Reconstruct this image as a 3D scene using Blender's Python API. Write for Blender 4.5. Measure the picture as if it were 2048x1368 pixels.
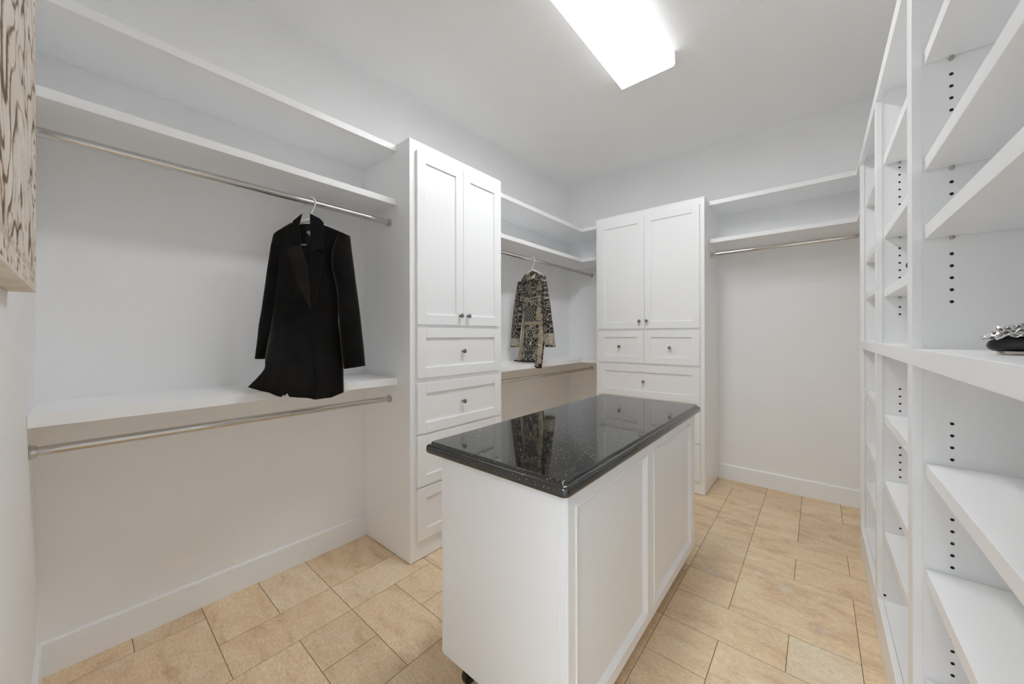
import bpy, bmesh, math, random
import numpy as np
from mathutils import Vector, noise

for o in list(bpy.data.objects):
    bpy.data.objects.remove(o, do_unlink=True)
scene = bpy.context.scene
C = scene.collection
rnd = random.Random(7)

# ------------------------------------------------------------------ camera
cam_d = bpy.data.cameras.new('camera')
cam = bpy.data.objects.new('camera', cam_d)
C.objects.link(cam)
cam_d.sensor_width = 36.0
cam_d.lens = 726.57 * 36.0 / 2048.0
cam_d.shift_y = -(684.0 - 669.63) / 2048.0
cam_d.clip_start = 0.02
cam.rotation_mode = 'QUATERNION'
from mathutils import Matrix
cam.rotation_quaternion = (Matrix.Rotation(0.6996, 3, 'Z') @ Matrix.Rotation(math.pi / 2, 3, 'X') @ Matrix.Rotation(-0.0022, 3, 'Z')).to_quaternion()
cam.location = (2.4413, -3.9671, 1.4)
scene.camera = cam

# ------------------------------------------------------------------ world / exposure
w = bpy.data.worlds.new('world')
scene.world = w
w.use_nodes = True
w.node_tree.nodes['Background'].inputs[0].default_value = (0.8, 0.8, 0.8, 1)
w.node_tree.nodes['Background'].inputs[1].default_value = 0.2
vs = scene.view_settings
vs.view_transform = 'Standard'
vs.look = 'None'
vs.gamma = 1.0
vs.use_curve_mapping = False
vs.exposure = 0.12
# a white room: let the light bounce long enough to fill the shelves
scene.cycles.max_bounces = 16
scene.cycles.diffuse_bounces = 16
scene.cycles.glossy_bounces = 6
LENS_STRENGTH = 17.5       # the fluorescent ceiling fixture of the room
HALL_FILL_STRENGTH = 20.0       # added unseen fill lamp in the hall behind the camera

# ------------------------------------------------------------------ room numbers (metres)
XW = 3.06      # right wall
YB = 0.069     # back wall
YN = -4.084    # wall behind the camera
ZC = 3.272     # ceiling
S1, S1B = 2.598, 2.560     # shelf tops / undersides
S2, S2B = 2.257, 2.220
S3, S3B = 1.1305, 1.0870
XS = 0.4055    # front of left shelves
YS = -0.319    # front of back shelves
XRS = 2.660    # front of right return shelves
XR = 2.6507    # face of right shelving
YR0 = -0.702   # far end of right shelving
YR1 = -3.245

# ------------------------------------------------------------------ material helpers
def new_mat(name):
    m = bpy.data.materials.new(name)
    m.use_nodes = True
    nt = m.node_tree
    b = nt.nodes['Principled BSDF']
    return m, nt, b

def N(nt, kind, **kw):
    n = nt.nodes.new(kind)
    for k, v in kw.items():
        setattr(n, k, v)
    return n

def ramp(nt, stops):
    r = N(nt, 'ShaderNodeValToRGB')
    e = r.color_ramp.elements
    while len(e) < len(stops):
        e.new(0.5)
    for el, (p, c) in zip(e, stops):
        el.position = p
        el.color = (*c, 1) if len(c) == 3 else c
    return r

def add_bump(nt, b, scale, strength, dist, detail=4, coord='Object', rough=0.5):
    tc = N(nt, 'ShaderNodeTexCoord')
    nz = N(nt, 'ShaderNodeTexNoise')
    nz.inputs['Scale'].default_value = scale
    nz.inputs['Detail'].default_value = detail
    nz.inputs['Roughness'].default_value = rough
    bp = N(nt, 'ShaderNodeBump')
    bp.inputs['Strength'].default_value = strength
    bp.inputs['Distance'].default_value = dist
    nt.links.new(tc.outputs[coord], nz.inputs['Vector'])
    nt.links.new(nz.outputs['Fac'], bp.inputs['Height'])
    nt.links.new(bp.outputs['Normal'], b.inputs['Normal'])
    return tc, nz, bp

def plain(name, col, rough=0.5, metal=0.0, bump=None, spec=0.5, var=0.0):
    m, nt, b = new_mat(name)
    b.inputs['Base Color'].default_value = (*col, 1)
    b.inputs['Roughness'].default_value = rough
    b.inputs['Metallic'].default_value = metal
    b.inputs['Specular IOR Level'].default_value = spec
    if bump:
        tc, nz, bp = add_bump(nt, b, *bump)
        if var:
            n2 = N(nt, 'ShaderNodeTexNoise')
            n2.inputs['Scale'].default_value = 2.3
            n2.inputs['Detail'].default_value = 3
            nt.links.new(tc.outputs['Object'], n2.inputs['Vector'])
            r = ramp(nt, [(0.3, tuple(c * (1 - var) for c in col)), (0.7, tuple(min(1, c * (1 + var)) for c in col))])
            nt.links.new(n2.outputs['Fac'], r.inputs['Fac'])
            nt.links.new(r.outputs['Color'], b.inputs['Base Color'])
    return m

M = {}
M['wall'] = plain('wall_paint', (0.898, 0.90, 0.905), 0.65, bump=(70, 0.25, 0.004, 3), spec=0.3, var=0.008)
M['ceiling'] = plain('ceiling_paint', (0.908, 0.908, 0.906), 0.8, bump=(90, 0.3, 0.004, 3), spec=0.2, var=0.008)
M['trim'] = plain('trim_paint', (0.885, 0.90, 0.92), 0.35, bump=(18, 0.05, 0.002, 3))
M['cab'] = plain('cabinet_paint', (0.916, 0.92, 0.925), 0.32, bump=(35, 0.06, 0.002, 4))
M['shelf'] = plain('shelf_paint', (0.916, 0.92, 0.925), 0.34, bump=(30, 0.06, 0.002, 4))
M['chrome'] = plain('polished_chrome', (0.62, 0.61, 0.59), 0.10, 1.0, bump=(60, 0.02, 0.001, 2))
M['nickel'] = plain('brushed_nickel', (0.36, 0.34, 0.32), 0.24, 1.0, bump=(120, 0.05, 0.001, 2))
M['dark'] = plain('hole_dark', (0.012, 0.011, 0.01), 0.8, bump=(50, 0.05, 0.001, 2))
M['rubber'] = plain('black_rubber', (0.012, 0.012, 0.013), 0.45, bump=(80, 0.1, 0.001, 3))
M['steel'] = plain('zinc_steel', (0.5, 0.48, 0.44), 0.35, 1.0, bump=(80, 0.05, 0.001, 3))
M['plastic'] = plain('white_plastic', (0.82, 0.82, 0.82), 0.35, bump=(40, 0.03, 0.001, 2))
M['housing'] = plain('white_enamel', (0.82, 0.82, 0.82), 0.4, bump=(30, 0.03, 0.001, 2))
M['grout'] = plain('brown_grout', (0.22, 0.15, 0.09), 0.9, bump=(200, 0.3, 0.002, 4))
M['sole'] = plain('shoe_sole', (0.55, 0.48, 0.42), 0.4, bump=(60, 0.05, 0.001, 3))
M['satin'] = plain('black_satin', (0.006, 0.006, 0.007), 0.35, bump=(300, 0.15, 0.0005, 3))
M['silver'] = plain('silver_ribbon', (0.72, 0.71, 0.69), 0.22, 1.0, bump=(220, 0.4, 0.002, 3))
M['tag'] = plain('label_cloth', (0.55, 0.55, 0.55), 0.8, bump=(400, 0.2, 0.0005, 2))

def lens_mat(LENS_STRENGTH, col=(0.96, 0.985, 1.0)):
    m, nt, b = new_mat('lit_acrylic_lens')
    out = nt.nodes['Material Output']
    em = N(nt, 'ShaderNodeEmission')
    em.inputs['Color'].default_value = (*col, 1)
    em.inputs['Strength'].default_value = LENS_STRENGTH
    tc = N(nt, 'ShaderNodeTexCoord')
    wv = N(nt, 'ShaderNodeTexWave')
    wv.bands_direction = 'X'
    wv.inputs['Scale'].default_value = 1.8
    r = N(nt, 'ShaderNodeMapRange')
    r.inputs['To Min'].default_value = LENS_STRENGTH * 0.85
    r.inputs['To Max'].default_value = LENS_STRENGTH * 1.15
    nt.links.new(tc.outputs['Object'], wv.inputs['Vector'])
    nt.links.new(wv.outputs['Fac'], r.inputs['Value'])
    nt.links.new(r.outputs['Result'], em.inputs['Strength'])
    nt.links.new(em.outputs['Emission'], out.inputs['Surface'])
    return m
M['lens'] = lens_mat(LENS_STRENGTH)
M['lens_side'] = lens_mat(1.9)
M['lens_hall_fill'] = lens_mat(HALL_FILL_STRENGTH, (0.88, 0.97, 1.06))  # cool tint of the added fill lamp offsets warm floor bounce
M['fill_hall_floor'] = plain('fill_hall_stone', (0.62, 0.60, 0.57), 0.5, bump=(40, 0.1, 0.002, 4), var=0.05)  # neutral floor of the added hall keeps its fill light untinted

def tile_mat():
    m, nt, b = new_mat('travertine')
    oi = N(nt, 'ShaderNodeObjectInfo')
    geo = N(nt, 'ShaderNodeNewGeometry')
    off = N(nt, 'ShaderNodeVectorMath', operation='SCALE')
    comb = N(nt, 'ShaderNodeCombineXYZ')
    nt.links.new(oi.outputs['Random'], comb.inputs[0])
    nt.links.new(oi.outputs['Random'], comb.inputs[2])
    nt.links.new(comb.outputs[0], off.inputs[0])
    off.inputs['Scale'].default_value = 37.0
    add = N(nt, 'ShaderNodeVectorMath', operation='ADD')
    nt.links.new(geo.outputs['Position'], add.inputs[0])
    nt.links.new(off.outputs[0], add.inputs[1])
    mp = N(nt, 'ShaderNodeMapping')
    mp.inputs['Rotation'].default_value = (0, 0, 0.35)
    mp.inputs['Scale'].default_value = (1.0, 2.4, 1.0)
    nt.links.new(add.outputs[0], mp.inputs['Vector'])
    n1 = N(nt, 'ShaderNodeTexNoise')
    n1.inputs['Scale'].default_value = 4.5
    n1.inputs['Detail'].default_value = 8
    n1.inputs['Roughness'].default_value = 0.62
    n1.inputs['Distortion'].default_value = 0.6
    nt.links.new(mp.outputs[0], n1.inputs['Vector'])
    r1 = ramp(nt, [(0.30, (0.62, 0.435, 0.265)), (0.45, (0.78, 0.585, 0.375)), (0.58, (0.83, 0.645, 0.425)), (0.75, (0.87, 0.73, 0.54))])
    nt.links.new(n1.outputs['Fac'], r1.inputs['Fac'])
    # fine grain
    n2 = N(nt, 'ShaderNodeTexNoise')
    n2.inputs['Scale'].default_value = 55
    n2.inputs['Detail'].default_value = 6
    n2.inputs['Roughness'].default_value = 0.7
    nt.links.new(mp.outputs[0], n2.inputs['Vector'])
    mr = N(nt, 'ShaderNodeMapRange')
    mr.inputs['From Min'].default_value = 0.3
    mr.inputs['From Max'].default_value = 0.7
    mr.inputs['To Min'].default_value = 0.80
    mr.inputs['To Max'].default_value = 1.16
    nt.links.new(n2.outputs['Fac'], mr.inputs['Value'])
    mul = N(nt, 'ShaderNodeMix', data_type='RGBA', blend_type='MULTIPLY')
    mul.inputs['Factor'].default_value = 1.0
    nt.links.new(r1.outputs['Color'], mul.inputs[6])
    nt.links.new(mr.outputs['Result'], mul.inputs[7])
    # pale calcite clouds
    n3 = N(nt, 'ShaderNodeTexNoise')
    n3.inputs['Scale'].default_value = 6.0
    n3.inputs['Detail'].default_value = 9
    n3.inputs['Roughness'].default_value = 0.72
    nt.links.new(add.outputs[0], n3.inputs['Vector'])
    r3 = ramp(nt, [(0.58, (0, 0, 0)), (0.72, (0.75, 0.75, 0.75))])
    nt.links.new(n3.outputs['Fac'], r3.inputs['Fac'])
    mx = N(nt, 'ShaderNodeMix', data_type='RGBA')
    nt.links.new(r3.outputs['Color'], mx.inputs['Factor'])
    nt.links.new(mul.outputs[2], mx.inputs[6])
    mx.inputs[7].default_value = (0.82, 0.76, 0.66, 1)
    # thread-like pale specks
    v = N(nt, 'ShaderNodeTexNoise')
    v.inputs['Scale'].default_value = 95
    v.inputs['Detail'].default_value = 3
    v.inputs['Distortion'].default_value = 2.0
    nt.links.new(mp.outputs[0], v.inputs['Vector'])
    r4 = ramp(nt, [(0.61, (0, 0, 0)), (0.70, (0.75, 0.75, 0.75))])
    nt.links.new(v.outputs['Fac'], r4.inputs['Fac'])
    mx2 = N(nt, 'ShaderNodeMix', data_type='RGBA')
    nt.links.new(r4.outputs['Color'], mx2.inputs['Factor'])
    nt.links.new(mx.outputs[2], mx2.inputs[6])
    mx2.inputs[7].default_value = (0.88, 0.79, 0.64, 1)
    # tile to tile tone
    r5 = ramp(nt, [(0.0, (0.90, 0.90, 0.90)), (0.5, (1.0, 1.0, 1.0)), (0.85, (1.04, 1.05, 1.06)), (1.0, (1.02, 1.10, 1.22))])
    nt.links.new(oi.outputs['Random'], r5.inputs['Fac'])
    mul2 = N(nt, 'ShaderNodeMix', data_type='RGBA', blend_type='MULTIPLY')
    mul2.inputs['Factor'].default_value = 1.0
    nt.links.new(mx2.outputs[2], mul2.inputs[6])
    nt.links.new(r5.outputs['Color'], mul2.inputs[7])
    nt.links.new(mul2.outputs[2], b.inputs['Base Color'])
    b.inputs['Roughness'].default_value = 0.48
    b.inputs['Specular IOR Level'].default_value = 0.35
    bp = N(nt, 'ShaderNodeBump')
    bp.inputs['Strength'].default_value = 0.25
    bp.inputs['Distance'].default_value = 0.002
    nt.links.new(n2.outputs['Fac'], bp.inputs['Height'])
    nt.links.new(bp.outputs['Normal'], b.inputs['Normal'])
    return m
M['tile'] = tile_mat()

def granite_mat():
    m, nt, b = new_mat('black_speckled_granite')
    tc = N(nt, 'ShaderNodeTexCoord')
    v = N(nt, 'ShaderNodeTexVoronoi')
    v.inputs['Scale'].default_value = 190
    v.inputs['Randomness'].default_value = 1.0
    nt.links.new(tc.outputs['Object'], v.inputs['Vector'])
    sep = N(nt, 'ShaderNodeSeparateColor')
    nt.links.new(v.outputs['Color'], sep.inputs[0])
    gt = N(nt, 'ShaderNodeMath', operation='GREATER_THAN')
    gt.inputs[1].default_value = 0.94
    nt.links.new(sep.outputs[0], gt.inputs[0])
    lt = N(nt, 'ShaderNodeMath', operation='LESS_THAN')
    lt.inputs[1].default_value = 0.36
    nt.links.new(v.outputs['Distance'], lt.inputs[0])
    mu = N(nt, 'ShaderNodeMath', operation='MULTIPLY')
    nt.links.new(gt.outputs[0], mu.inputs[0])
    nt.links.new(lt.outputs[0], mu.inputs[1])
    n = N(nt, 'ShaderNodeTexNoise')
    n.inputs['Scale'].default_value = 120
    nt.links.new(tc.outputs['Object'], n.inputs['Vector'])
    r = ramp(nt, [(0.4, (0.006, 0.006, 0.006)), (0.7, (0.03, 0.028, 0.026))])
    nt.links.new(n.outputs['Fac'], r.inputs['Fac'])
    mx = N(nt, 'ShaderNodeMix', data_type='RGBA')
    nt.links.new(mu.outputs[0], mx.inputs['Factor'])
    nt.links.new(r.outputs['Color'], mx.inputs[6])
    mx.inputs[7].default_value = (0.36, 0.33, 0.28, 1)
    nt.links.new(mx.outputs[2], b.inputs['Base Color'])
    b.inputs['Roughness'].default_value = 0.05
    b.inputs['IOR'].default_value = 1.85
    return m
M['granite'] = granite_mat()

def velvet_mat(name, col, sheen=0.25):
    m, nt, b = new_mat(name)
    b.inputs['Base Color'].default_value = (*col, 1)
    b.inputs['Roughness'].default_value = 0.9
    b.inputs['Specular IOR Level'].default_value = 0.15
    b.inputs['Sheen Weight'].default_value = sheen
    b.inputs['Sheen Roughness'].default_value = 0.35
    b.inputs['Sheen Tint'].default_value = (0.55, 0.5, 0.45, 1)
    tc, nz, bp = add_bump(nt, b, 14, 0.5, 0.01, 5)
    n2 = N(nt, 'ShaderNodeTexNoise')
    n2.inputs['Scale'].default_value = 6
    n2.inputs['Detail'].default_value = 5
    nt.links.new(tc.outputs['Object'], n2.inputs['Vector'])
    r = ramp(nt, [(0.35, col), (0.75, tuple(c * 2.2 + 0.002 for c in col))])
    nt.links.new(n2.outputs['Fac'], r.inputs['Fac'])
    nt.links.new(r.outputs['Color'], b.inputs['Base Color'])
    return m
M['velvet'] = velvet_mat('black_velvet', (0.0040, 0.0037, 0.0034), 0.55)
M['velvet2'] = velvet_mat('navy_black_velvet', (0.005, 0.0055, 0.008), 0.55)
M['velvet_lit'] = velvet_mat('painted_sheen_velvet', (0.010, 0.0092, 0.0082), 0.9)  # lighter base and stronger sheen paint in the light the lapel catches
M['lining'] = plain('black_lining', (0.010, 0.0095, 0.009), 0.5, bump=(200, 0.1, 0.0005, 2))

def bead_mat(name, kind, scale, width, line=(0.58, 0.50, 0.37), ground=(0.012, 0.009, 0.008), rot=0.0):
    """beaded line-work on black cloth, driven by the garment's own UV in metres"""
    m, nt, b = new_mat(name)
    uv = N(nt, 'ShaderNodeUVMap')
    mp = N(nt, 'ShaderNodeMapping')
    mp.inputs['Rotation'].default_value = (0, 0, rot)
    if kind == 'cells':
        mp.inputs['Scale'].default_value = (1.25, 0.85, 1)
    nt.links.new(uv.outputs['UV'], mp.inputs['Vector'])
    if kind == 'cells':
        v = N(nt, 'ShaderNodeTexVoronoi', feature='DISTANCE_TO_EDGE')
        v.inputs['Scale'].default_value = scale
        v.inputs['Randomness'].default_value = 0.85
        nt.links.new(mp.outputs[0], v.inputs['Vector'])
        mask = N(nt, 'ShaderNodeMath', operation='LESS_THAN')
        mask.inputs[1].default_value = width
        nt.links.new(v.outputs['Distance'], mask.inputs[0])
        fac = mask.outputs[0]
    elif kind == 'lattice':
        sp = N(nt, 'ShaderNodeSeparateXYZ')
        nt.links.new(mp.outputs[0], sp.inputs[0])
        outs = []
        for op in ('ADD', 'SUBTRACT'):
            sy = N(nt, 'ShaderNodeMath', operation='MULTIPLY')
            sy.inputs[1].default_value = 0.75
            nt.links.new(sp.outputs[1], sy.inputs[0])
            a = N(nt, 'ShaderNodeMath', operation=op)
            nt.links.new(sp.outputs[0], a.inputs[0])
            nt.links.new(sy.outputs[0], a.inputs[1])
            mu = N(nt, 'ShaderNodeMath', operation='MULTIPLY')
            mu.inputs[1].default_value = scale
            nt.links.new(a.outputs[0], mu.inputs[0])
            fr = N(nt, 'ShaderNodeMath', operation='FRACT')
            nt.links.new(mu.outputs[0], fr.inputs[0])
            lt = N(nt, 'ShaderNodeMath', operation='LESS_THAN')
            lt.inputs[1].default_value = width
            nt.links.new(fr.outputs[0], lt.inputs[0])
            outs.append(lt)
        mxm = N(nt, 'ShaderNodeMath', operation='MAXIMUM')
        nt.links.new(outs[0].outputs[0], mxm.inputs[0])
        nt.links.new(outs[1].outputs[0], mxm.inputs[1])
        fac = mxm.outputs[0]
    elif kind == 'stripes':
        sp = N(nt, 'ShaderNodeSeparateXYZ')
        nt.links.new(mp.outputs[0], sp.inputs[0])
        mu = N(nt, 'ShaderNodeMath', operation='MULTIPLY')
        mu.inputs[1].default_value = scale
        nt.links.new(sp.outputs[0], mu.inputs[0])
        fr = N(nt, 'ShaderNodeMath', operation='FRACT')
        nt.links.new(mu.outputs[0], fr.inputs[0])
        lt = N(nt, 'ShaderNodeMath', operation='LESS_THAN')
        lt.inputs[1].default_value = width
        nt.links.new(fr.outputs[0], lt.inputs[0])
        fac = lt.outputs[0]
    else:
        v0 = N(nt, 'ShaderNodeValue')
        v0.outputs[0].default_value = 1.0
        fac = v0.outputs[0]
    # beads
    vb = N(nt, 'ShaderNodeTexVoronoi')
    vb.inputs['Scale'].default_value = 260
    nt.links.new(uv.outputs['UV'], vb.inputs['Vector'])
    spc = N(nt, 'ShaderNodeSeparateColor')
    nt.links.new(vb.outputs['Color'], spc.inputs[0])
    rb = ramp(nt, [(0.0, tuple(c * 0.35 for c in line)), (0.6, tuple(c * 0.75 for c in line)), (0.88, line), (0.97, (0.95, 0.93, 0.88))])
    nt.links.new(spc.outputs[0], rb.inputs['Fac'])
    mx = N(nt, 'ShaderNodeMix', data_type='RGBA')
    nt.links.new(fac, mx.inputs['Factor'])
    mx.inputs[6].default_value = (*ground, 1)
    nt.links.new(rb.outputs['Color'], mx.inputs[7])
    nt.links.new(mx.outputs[2], b.inputs['Base Color'])
    mt = N(nt, 'ShaderNodeMath', operation='MULTIPLY')
    mt.inputs[1].default_value = 0.55
    nt.links.new(fac, mt.inputs[0])
    nt.links.new(mt.outputs[0], b.inputs['Metallic'])
    b.inputs['Roughness'].default_value = 0.42
    bp = N(nt, 'ShaderNodeBump')
    bp.inputs['Strength'].default_value = 0.5
    bp.inputs['Distance'].default_value = 0.002
    bp.invert = True
    nt.links.new(vb.outputs['Distance'], bp.inputs['Height'])
    nt.links.new(bp.outputs['Normal'], b.inputs['Normal'])
    return m
GOLD = (0.50, 0.41, 0.27)
SILV = (0.62, 0.55, 0.44)
M['bead_cells'] = bead_mat('honeycomb_beading', 'cells', 30, 0.045, SILV)
M['bead_sleeve'] = bead_mat('sleeve_beading', 'cells', 31, 0.043, SILV)
M['bead_lattice'] = bead_mat('diamond_beading', 'lattice', 34, 0.16, SILV)
M['bead_stripe'] = bead_mat('striped_beading', 'stripes', 85, 0.60, GOLD, rot=0.75)
M['bead_stripe2'] = bead_mat('striped_beading_mirrored', 'stripes', 85, 0.60, GOLD, rot=-0.75)
M['bead_full'] = bead_mat('solid_gold_beading', 'full', 1, 1, GOLD)
M['bead_cuff'] = bead_mat('crystal_grid_beading', 'full', 1, 1, (0.60, 0.53, 0.42))

def carved_mat():
    m, nt, b = new_mat('whitewashed_carved_wood')
    at = N(nt, 'ShaderNodeAttribute', attribute_name='groove')
    tc = N(nt, 'ShaderNodeTexCoord')
    n = N(nt, 'ShaderNodeTexNoise')
    n.inputs['Scale'].default_value = 90
    n.inputs['Detail'].default_value = 6
    nt.links.new(tc.outputs['Object'], n.inputs['Vector'])
    ad = N(nt, 'ShaderNodeMath', operation='MULTIPLY_ADD')
    ad.inputs[1].default_value = 0.5
    nt.links.new(n.outputs['Fac'], ad.inputs[0])
    nt.links.new(at.outputs['Fac'], ad.inputs[2])
    r = ramp(nt, [(0.42, (0.80, 0.745, 0.68)), (0.60, (0.55, 0.46, 0.36)), (0.85, (0.17, 0.12, 0.08))])
    nt.links.new(ad.outputs[0], r.inputs['Fac'])
    n2 = N(nt, 'ShaderNodeTexNoise')
    n2.inputs['Scale'].default_value = 9
    n2.inputs['Detail'].default_value = 5
    nt.links.new(tc.outputs['Object'], n2.inputs['Vector'])
    r2 = ramp(nt, [(0.35, (1, 1, 1)), (0.7, (0.82, 0.76, 0.68))])
    nt.links.new(n2.outputs['Fac'], r2.inputs['Fac'])
    mul = N(nt, 'ShaderNodeMix', data_type='RGBA', blend_type='MULTIPLY')
    mul.inputs['Factor'].default_value = 1.0
    nt.links.new(r.outputs['Color'], mul.inputs[6])
    nt.links.new(r2.outputs['Color'], mul.inputs[7])
    nt.links.new(mul.outputs[2], b.inputs['Base Color'])
    b.inputs['Roughness'].default_value = 0.75
    bp = N(nt, 'ShaderNodeBump')
    bp.inputs['Strength'].default_value = 0.3
    bp.inputs['Distance'].default_value = 0.002
    nt.links.new(n.outputs['Fac'], bp.inputs['Height'])
    nt.links.new(bp.outputs['Normal'], b.inputs['Normal'])
    return m
M['carved'] = carved_mat()
M['rawwood'] = plain('pale_raw_wood', (0.55, 0.44, 0.32), 0.7, bump=(60, 0.2, 0.002, 5), var=0.1)

# ------------------------------------------------------------------ mesh helpers
class MB:
    def __init__(s):
        s.v, s.f, s.uv = [], [], None
    def box(s, x0, x1, y0, y1, z0, z1):
        x0, x1 = min(x0, x1), max(x0, x1)
        y0, y1 = min(y0, y1), max(y0, y1)
        z0, z1 = min(z0, z1), max(z0, z1)
        b = len(s.v)
        s.v += [(x0, y0, z0), (x1, y0, z0), (x1, y1, z0), (x0, y1, z0), (x0, y0, z1), (x1, y0, z1), (x1, y1, z1), (x0, y1, z1)]
        s.f += [tuple(b + i for i in q) for q in ((0, 3, 2, 1), (4, 5, 6, 7), (0, 1, 5, 4), (1, 2, 6, 5), (2, 3, 7, 6), (3, 0, 4, 7))]
        return s
    def prism(s, poly, z0, z1):
        """poly: counter-clockwise (x, y) list"""
        b = len(s.v); n = len(poly)
        s.v += [(x, y, z0) for x, y in poly] + [(x, y, z1) for x, y in poly]
        s.f += [tuple(b + i for i in reversed(range(n))), tuple(b + n + i for i in range(n))]
        s.f += [(b + i, b + (i + 1) % n, b + n + (i + 1) % n, b + n + i) for i in range(n)]
        return s
    def rings(s, rings, closed=True, cap0=True, cap1=True):
        """list of rings with equal count"""
        b = len(s.v); n = len(rings[0])
        for r in rings:
            s.v += [tuple(p) for p in r]
        for k in range(len(rings) - 1):
            for i in range(n if closed else n - 1):
                j = (i + 1) % n
                s.f.append((b + k * n + i, b + k * n + j, b + (k + 1) * n + j, b + (k + 1) * n + i))
        if cap0:
            s.f.append(tuple(b + i for i in reversed(range(n))))
        if cap1:
            o = b + (len(rings) - 1) * n
            s.f.append(tuple(o + i for i in range(n)))
        return s
    def lathe(s, origin, axis, prof, seg=20):
        """prof: (distance along axis, radius)"""
        ax = Vector(axis).normalized()
        t = Vector((0, 0, 1)) if abs(ax.z) < 0.9 else Vector((1, 0, 0))
        u = ax.cross(t).normalized(); v = ax.cross(u)
        o = Vector(origin); R = []
        for d, r in prof:
            R.append([o + ax * d + (u * math.cos(a) + v * math.sin(a)) * r for a in [2 * math.pi * i / seg for i in range(seg)]])
        return s.rings(R)
    def tube(s, pts, r, seg=10):
        pts = [Vector(p) for p in pts]
        rr = r if hasattr(r, '__len__') else [r] * len(pts)
        R = []; prev = None
        for i, p in enumerate(pts):
            d = (pts[min(i + 1, len(pts) - 1)] - pts[max(i - 1, 0)]).normalized()
            if prev is None:
                t = Vector((0, 0, 1)) if abs(d.z) < 0.9 else Vector((1, 0, 0))
                u = d.cross(t).normalized()
            else:
                u = (prev - d * prev.dot(d)).normalized()
            prev = u; v = d.cross(u)
            R.append([p + (u * math.cos(a) + v * math.sin(a)) * rr[i] for a in [2 * math.pi * k / seg for k in range(seg)]])
        return s.rings(R)
    def build(s, name, mat, parent=None, smooth=False, bevel=0.0, solid=0.0):
        off = Vector((0, 0, 0)); p = parent
        while p is not None:
            off += p.location; p = p.parent
        me = bpy.data.meshes.new(name)
        me.from_pydata([(v[0] - off.x, v[1] - off.y, v[2] - off.z) for v in s.v], [], s.f)
        if s.uv is not None:
            ul = me.uv_layers.new(name='UVMap')
            for lp in me.loops:
                ul.data[lp.index].uv = s.uv[lp.vertex_index]
        bm = bmesh.new(); bm.from_mesh(me)
        bmesh.ops.recalc_face_normals(bm, faces=bm.faces)
        bm.to_mesh(me); bm.free()
        me.materials.append(M[mat])
        if smooth:
            for pl in me.polygons:
                pl.use_smooth = len(pl.vertices) <= 4
        o = bpy.data.objects.new(name, me)
        C.objects.link(o)
        o.parent = parent
        if smooth == 'auto':
            md = o.modifiers.new('edges', 'EDGE_SPLIT'); md.split_angle = math.radians(38)
        if bevel:
            md = o.modifiers.new('bevel', 'BEVEL'); md.width = bevel; md.segments = 2; md.limit_method = 'ANGLE'
        if solid:
            md = o.modifiers.new('thickness', 'SOLIDIFY'); md.thickness = solid; md.offset = 1.0
        return o

def tag(o, label, cat, group=None):
    o['label'] = label; o['category'] = cat
    if group:
        o['group'] = group
    return o
def empty(name, loc):
    o = bpy.data.objects.new(name, None); C.objects.link(o)
    o.location = loc; o.empty_display_size = 0.1
    return o
def struct(o):
    o['kind'] = 'structure'
    return o

# ------------------------------------------------------------------ room shell
T = 0.10
struct(MB().box(-T, 0, YN - T, YB + T, -0.1, ZC).build('wall_left', 'wall'))
struct(MB().box(0, XW, YB, YB + T, -0.1, ZC).build('wall_back', 'wall'))
struct(MB().box(XW, XW + T, YN - T, YB + T, -0.1, ZC).build('wall_right', 'wall'))
DX0, DX1, DH = 2.02, 2.86, 2.06
wf = MB()
wf.box(0, DX0, YN - T, YN, -0.1, ZC); wf.box(DX1, XW, YN - T, YN, -0.1, ZC); wf.box(DX0, DX1, YN - T, YN, DH, ZC)
struct(wf.build('wall_front', 'wall'))
struct(MB().box(-T, XW + T, YN - T, YB + T, ZC, ZC + T).build('ceiling', 'ceiling'))
# open doorway behind the camera; the unseen lit hall is added for fill light
HX0, HX1, HY, HZ = 1.30, 3.70, -6.60, 2.75
struct(MB().box(HX0 - T, HX0, HY - T, YN - T, -0.1, HZ).build('wall_fill_hall_left', 'wall'))
struct(MB().box(HX1, HX1 + T, HY - T, YN - T, -0.1, HZ).build('wall_fill_hall_right', 'wall'))
struct(MB().box(HX0, HX1, HY - T, HY, -0.1, HZ).build('wall_fill_hall_back', 'wall'))
struct(MB().box(XW + T, HX1, YN - T, YN - T + 0.02, -0.1, HZ).build('wall_fill_hall_front', 'wall'))
struct(MB().box(HX0 - T, HX1 + T, HY - T, YN - T, HZ, HZ + T).build('ceiling_fill_hall', 'ceiling'))
struct(MB().box(HX0 - T, HX1 + T, HY - T, YN - T, -0.10, 0.0).build('floor_fill_hall', 'fill_hall_floor'))
hall_fill = tag(empty('ceiling_light', (2.45, -5.35, HZ)), 'added unseen fill lamp in the hall behind the doorway', 'ceiling light')  # added lamp, out of view, brightens the closet through the doorway
MB().box(2.30, 2.60, -5.95, -4.75, HZ - 0.05, HZ - 0.0006).build('housing', 'housing', hall_fill)
MB().box(2.27, 2.63, -5.96, -4.74, HZ - 0.10, HZ - 0.05).build('diffuser', 'lens_hall_fill', hall_fill)
door = struct(MB().box(DX1 + 0.005, DX1 + 0.045, YN - T - 0.85, YN - T - 0.01, 0.006, DH - 0.003).build('door_1', 'trim', bevel=0.002))
MB().lathe((DX1 + 0.005, YN - T - 0.78, 0.96), (-1, 0, 0), [(0, 0.026), (0.006, 0.026), (0.008, 0.011), (0.03, 0.011), (0.036, 0.024), (0.05, 0.026), (0.056, 0.015)]).build('door_knob', 'nickel', door, smooth='auto')
def trim_piece(n, *b):
    struct(MB().box(*b).build('trim_%d' % n, 'trim', bevel=0.003))
trim_piece(1, DX0 - 0.07, DX0, YN, YN + 0.016, 0, DH + 0.07)
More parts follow.
